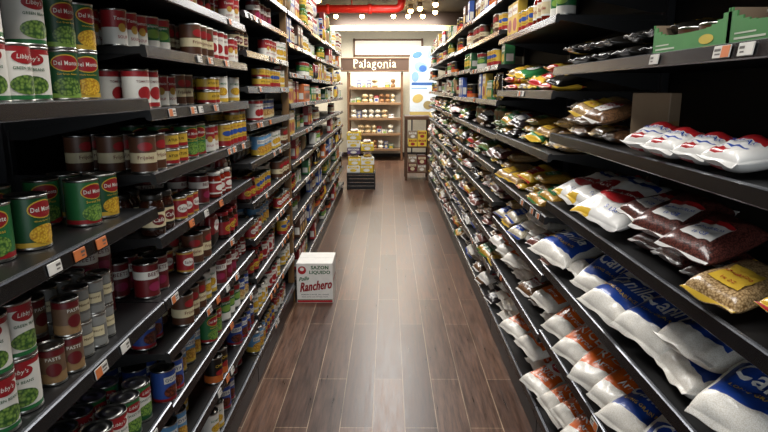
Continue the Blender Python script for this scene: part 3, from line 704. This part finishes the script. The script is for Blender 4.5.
slab('ceiling',-3.5,3.5,-1.5,YB,HC,HC+.1,mat('#2e221a',.7))
slab('wall_left',-3.6,-3.5,-1.5,YB,0,HC,mat('#6e6458',.8)); slab('wall_right',3.5,3.6,-1.5,YB,0,HC,mat('#6e6458',.8))
slab('wall_back',-3.6,3.6,YB,YB+.1,0,HC,mat('#e0d8c2',.8)); slab('wall_front',-3.6,3.6,-1.6,-1.5,0,HC,mat('#807a70',.8))
slab('trim_1',-3.5,3.5,12.3,12.5,2.74,HC,mat('#2c1e15',.6))
slab('trim_2',-3.5,3.5,12.26,12.3,2.66,2.76,mat('#d6be8c',.5))
slab('baseboard_back',-3.5,3.5,YB-.02,YB,0,.1,mat('#2a1b14',.5))

# bakery rack with sign
WD=mat('#6b4a30',.5); WDL=mat('#c4a986',.5)
rk=obj('bread_rack',None,(-.28,13.35,0),label='wooden bakery rack with flat brown sign header',cat='bread rack')
fr=MB()
for xx in (-.60,.56):
    for yy in (-.2,.36): fr.rbox(xx,xx+.04,yy,yy+.04,0,1.90,WD,.004,1)
fr.box(-.58,.58,.385,.395,.1,1.85,mat('#efe8d6',.5))
obj('frame',fr.build('frame'),parent=rk)
sm=MB(); sm.rbox(-.555,.555,-.2,.38,-.02,0,WDL,.003,1); sm.rbox(-.555,.555,-.215,-.2,-.03,.02,mat('#8a6a4a',.5),.003,1); smm=sm.build('rack_shelf')
RZ=[.25,.58,.91,1.24,1.56]
for z in RZ: obj('rack_shelf',smm,(0,0,z),parent=rk)
sg=MB(); SB=mat('#3a2412',.7,0,.03)
sg.rbox(-.72,.72,-.27,-.23,1.90,2.19,SB,.005,1)
for z in (1.905,2.165): sg.rbox(-.72,.72,-.285,-.27,z,z+.02,mat('#553820',.6),.003,1)
mp=lambda u,v,o:(u,-.27-o,v)
SC=mat('#e2d6b2',.6,0,.03)
k_=.90/.96
sg.text('Palagonia',.90,0,2.045,mp,SC,.004,bold=-.008,hs=1.1)
for (u,vv,wd) in ((-.452,1.972,.055),(-.452,2.118,.045),(-.255,1.972,.040),(-.262,2.122,.03),(.118,1.972,.05),(.196,1.972,.05),(.29,1.972,.046)):
    u*=k_; vv=2.045+(vv-2.045)*k_
    sg.rect(u-wd/2*k_,u+wd/2*k_,vv-.003,vv+.004,mp,SC,.0045,1,1)
obj('sign_header',sg.build('sign_header'),parent=rk)
def loaf(key,m1,m2,label,sc=1.0,name='bread_loaf'):
    mb=MB(); n=14
    prof=[]; L=.26
    for i in range(11):
        t=i/10; r=.055*(math.sin(PI*t)**.45 if 0<t<1 else .12); prof.append((r,t*L-L/2))
    vs=[];fs=[];ms=[]
    for r,yy in prof:
        for k in range(n):
            a=2*PI*k/n; vs.append((r*sc*math.cos(a),yy,.05+r*.88*math.sin(a)))
    for i in range(10):
        for k in range(n):
            fs.append((i*n+k,i*n+(k+1)%n,(i+1)*n+(k+1)%n,(i+1)*n+k)); ms.append(m2 if i in(3,4,5) else m1)
    fs.append(tuple(range(n))); ms.append(m1); fs.append(tuple(10*n+k for k in range(n))); ms.append(m1)
    mb.add(vs,fs,ms,True)
    reg(key,name,label,'bread',.115*sc,.26,.10,[('loaf',mb)],'bread loaves on the bakery rack')
loaf('loaf1',mat('#d6bd94',.4),mat('#ece0c0',.4),'bagged golden bread loaf with cream wrapper',1.3)
loaf('loaf2',mat('#a07a54',.4),mat('#a8402c',.4),'bagged brown bread loaf with red wrapper')
loaf('loaf3',mat('#efe8d6',.4),mat('#6f8fb8',.4),'white bagged bread loaf with blue band',1.2)
loaf('loaf4',mat('#efe4c0',.4),mat('#d8b850',.4),'pale bagged bread loaf with yellow band',.9)
for z in RZ:
    x=-.28-.54
    while x<-.28+.40:
        k=random.choice(['loaf1','loaf3','loaf2','loaf3','loaf4','box_white','pouch_wht','b_wht','box_blue','box_green']); ww=P[k]['w']+.006
        place(k,x+ww/2,13.29,z+.001,random.uniform(-.03,.03))
        if ('loaf' in k or k=='b_wht') and random.random()<.8: place(k,x+ww/2,13.30,z+P[k]['h']+.002,random.uniform(-.03,.03))
        x+=ww
wp2=MB(); wp2.rbox(-.75,.75,-.02,.02,2.30,2.60,mat('#f3ecdc',.5,0,.02,.3),.01,2)  # board is no lamp; its brightness is put in as faint emission
for xx in (-.78,.74): wp2.rbox(xx,xx+.04,-.025,.019,2.25,2.65,WD,.004,1)
wp2.rbox(-.78,.78,-.025,.019,2.26,2.30,WD,.004,1); wp2.rbox(-.78,.78,-.025,.019,2.60,2.64,WD,.004,1)
obj('wall_panel_board',wp2.build('wall_panel_board'),(0,13.979,0),label='pale wall board in brown wooden frame',cat='wall board')
ps=obj('poster_stand',None,(.74,13.2,0),label='tall white and blue poster panel standing by bakery rack',cat='poster')
pb=MB(); pb.rbox(-.27,.33,-.012,.012,.95,2.42,mat('#b9c2ca',.5,0,.02),.004,1)
mp=lambda u,v,o:(u,-.012-o,v)
PB_=mat('#244f8c',.5); PBL=mat('#6d8fb2',.5); PYY=mat('#b09a58',.5)
pb.oval(-.12,2.25,.11,.07,mp,PB_,.002,rot=.3); pb.oval(-.04,2.0,.15,.11,mp,PBL,.002,rot=-.3); pb.oval(.0,1.97,.08,.07,mp,PB_,.004); pb.oval(-.16,1.80,.08,.11,mp,PBL,.003); pb.oval(.16,2.26,.08,.10,mp,PBL,.003)
pb.rect(-.24,.24,1.62,1.68,mp,PB_,.002,1,1); pb.rect(-.24,.10,1.54,1.57,mp,PBL,.002,1,1); pb.oval(-.10,1.34,.12,.09,mp,PYY,.002,rot=.4); pb.oval(.12,1.20,.10,.09,mp,mat('#8d7c50',.5),.004); pb.rect(-.27,.33,.97,1.06,mp,PYY,.002,1,1)
obj('poster_panel',pb.build('poster_panel'),parent=ps)
for xx in (-.22,.28):
    q=MB(); q.rbox(xx-.015,xx+.015,-.012,.03,0,.96,BLK,.003,1); q.rbox(xx-.02,xx+.02,-.15,.15,0,.02,BLK,.003,1); obj('leg',q.build('leg'),parent=ps)

# left end display
def crate(x,y,z,w,d,h,label):
    e=obj('slatted_crate',None,(x,y,z),label=label,cat='crate')
    mb=MB(); mb.rbox(-w/2,w/2,-d/2,d/2,h-.03,h,BLK,.004,1)
    for sx in (-1,1):
        mb.rbox(sx*w/2-.015 if sx>0 else -w/2,sx*w/2 if sx>0 else -w/2+.015,-d/2,d/2,0,h-.03,BLK,.003,1)
    n=4
    for i in range(n): mb.rbox(-w/2+.014,w/2-.014,-d/2,-d/2+.012,.005+i*(h-.035)/n,.005+i*(h-.035)/n+(h-.035)/n*.9,BLK2,.003,1)
    obj('crate_shell',mb.build('crate_shell'),parent=e)
crate(-.42,9.45,0,.44,.44,.26,'low black slatted crate on the floor under stacked packages')
def case(key,m,m2,t,lab,w=.2,h=.15):
    mb=MB(); mb.rbox(-w/2,w/2,-.13,.13,0,h,m,.006,2); mp=lambda u,v,o:(u,-.13-o,v)
    mb.rect(-w*.42,w*.42,h*.6,h*.88,mp,m2,.001,1,1); mb.oval(0,h*.32,w*.25,h*.2,mp,m2,.001); mb.text(t,w*.6,0,h*.74,mp,m,.0018)
    reg(key,'product_case',lab,'box',w+.005,.27,h,[('case',mb)],'product cases stacked on display stands')
PYL=mat('#e6c63c',.45,0,.05); WPL=mat('#f0efe8',.45,0,.05)
case('case_y',PYL,WPL,'CAFE','yellow product case with white panel stacked on display',.2,.12); case('case_w',WPL,PYL,'LECHE','white product case with yellow panel stacked on display',.2,.11)
case('case_p',mat('#5d4a74',.45),W,'CHOCO','purple product case with white panel stacked on display',.2,.10)
for x0,st in ((-.53,['case_w','case_y','b_wht','case_p','case_w','case_y','b_wht']),(-.32,['case_y','case_w','b_yel','b_wht','case_y','b_wht'])):
    z=.261
    for k in st:
        place(k,x0+random.uniform(-.010,.010),9.40,z,random.uniform(-.08,.08)); z+=P[k]['h']+.003
e=obj('display_table',None,(.50,10.45,0),label='narrow brown wooden stand with goods on its lower shelves',cat='display stand')
mb=MB(); mb.rbox(-.215,.215,-.27,.27,1.03,1.09,mat('#5a3b22',.6),.005,1); obj('table_top',mb.build('table_top'),parent=e)
lg=MB(); lg.rbox(-.02,.02,-.02,.02,0,1.03,mat('#4a301c',.6),.003,1); lgm=lg.build('leg')
for xx in (-.19,.19):
    for yy in (-.24,.24): obj('leg',lgm,(xx,yy,0),parent=e)
for z in (.13,.56):
    sh=MB(); sh.rbox(-.168,.168,-.26,.26,z,z+.02,mat('#5a3b22',.6),.003,1); obj('lower_shelf',sh.build('lower_shelf'),parent=e)
case('case_s',PYL,RED,'CAFE','small yellow case on wooden stand shelf',.15,.13); case('case_t',DRED,CRM,'PANES','small dark red case on wooden stand shelf',.15,.15); case('case_u',KR,W,'SAL','small brown case on wooden stand shelf',.15,.12)
for x0,b1,b2 in ((.42,['case_t','case_u'],['case_s','case_u']),(.58,['case_u','case_t'],['case_s','case_s'])):
    for base,st in ((.151,b1),(.581,b2)):
        z=base
        for k in st: place(k,x0,10.36,z,0); z+=P[k]['h']+.001

# ceiling fittings, area lights and added fill lights
rp=MB(); RP=mat('#d02a1e',.35,0,.05)
pts=[(-1.35,10.4,2.83),(.12,10.4,2.83)]
for i in range(1,7):
    a=i/6*PI/2; pts.append((.12+.10*math.sin(a),10.4,2.83+.10*(1-math.cos(a))))
pts.append((.22,10.4,3.0))
rp.tube(pts,.066,RP,16)
for xx in (-1.0,-.3): rp.tube([(xx-.03,10.4,2.83),(xx+.03,10.4,2.83)],.080,RP,16)
for xx in (-1.2,-.6): rp.tube([(xx,10.4,2.88),(xx,10.4,3.0)],.008,RP,8)
obj('sprinkler_pipe',rp.build('sprinkler_pipe'),label='red metal sprinkler pipe under the dark ceiling',cat='pipe')
hm=MB(); hm.lathe([(.001,.12),(.035,.12),(.040,.10),(.045,.04),(.040,.04),(.035,.06)],20,mat('#7a6c5a',.4)); hmm=hm.build('lamp_housing')
bm_=MB(); bm_.lathe([(.0005,-.025),(.025,-.018),(.042,.002),(.046,.02),(.040,.05)],20,mat('#ffcf86',.3,0,0,30)); bmm=bm_.build('bulb')
for (x,y) in [(-1.0,12.0),(.66,12.0),(.40,11.2),(-1.1,9.9),(.1,12.0),(-1.45,11.3),(.78,10.4),(-.5,12.0),(.55,10.9),(.38,12.0),(.85,11.4)]:
    e=obj('ceiling_spotlight',None,(x,y,HC-.121),label='small round warm glowing ceiling spotlight',cat='ceiling light',group='spotlights on the ceiling')
    obj('lamp_housing',hmm,parent=e); obj('bulb',bmm,parent=e)
fx=MB(); fx.rbox(-.35,.35,-.62,.62,.0,.06,mat('#d9d9d6',.4),.008,2); fx.rbox(-.33,.33,-.6,.6,-.006,.0,mat('#fff4e2',.3,0,0,2.0),.002,1); fxm=fx.build('fixture')
def area(x,y,z,sx,sy,pw,col=(1,.98,.955),rot=(0,0,0)):
    l=bpy.data.lights.new('area','AREA'); l.shape='RECTANGLE'; l.size=sx; l.size_y=sy; l.energy=pw; l.color=col
    o=bpy.data.objects.new('area_lamp',l); o.location=(x,y,z); o.rotation_euler=rot; COL.objects.link(o); return o
for y,pw in ((.9,24),(3.0,38),(5.2,42),(7.4,46),(9.4,44)):
    obj('ceiling_light',fxm,(0,y,HC-.061),label='long flat white ceiling light fixture above the aisle',cat='ceiling light',group='light fixtures above the aisle')
    area(0,y,HC-.08,.66,1.2,pw)
area(0,-1.3,1.4,2.2,2.2,32,(.86,.93,1),(PI/2,0,0))  # cool soft fill added behind the camera to lift the shelves, no window
area(-.1,12.9,2.6,2.0,.5,90,(1,.96,.88))
area(0,12.0,2.7,2.0,.4,85,(1,.96,.88),(math.radians(50),0,0))  # fill added to brighten the bread rack, has no fixture
area(-.4,9.6,2.2,.8,.2,8,(1,.9,.8),(math.radians(140),0,0))  # uplight added to brighten the red pipe, has no fixture
area(-2.2,11.5,2.85,.6,1.5,40,(1,.9,.75))

w=bpy.data.worlds.new('world'); scene.world=w; w.use_nodes=True
w.node_tree.nodes['Background'].inputs[0].default_value=(.5,.5,.52,1); w.node_tree.nodes['Background'].inputs[1].default_value=.1

cam=bpy.data.cameras.new('camera'); cam.sensor_width=36; cam.lens=36*F/768; cam.clip_start=.05
co=bpy.data.objects.new('camera',cam); COL.objects.link(co); co.location=(0,0,H_EYE)
co.rotation_euler=(PI/2-PITCH,0,YAW); scene.camera=co
scene.view_settings.view_transform='Standard'
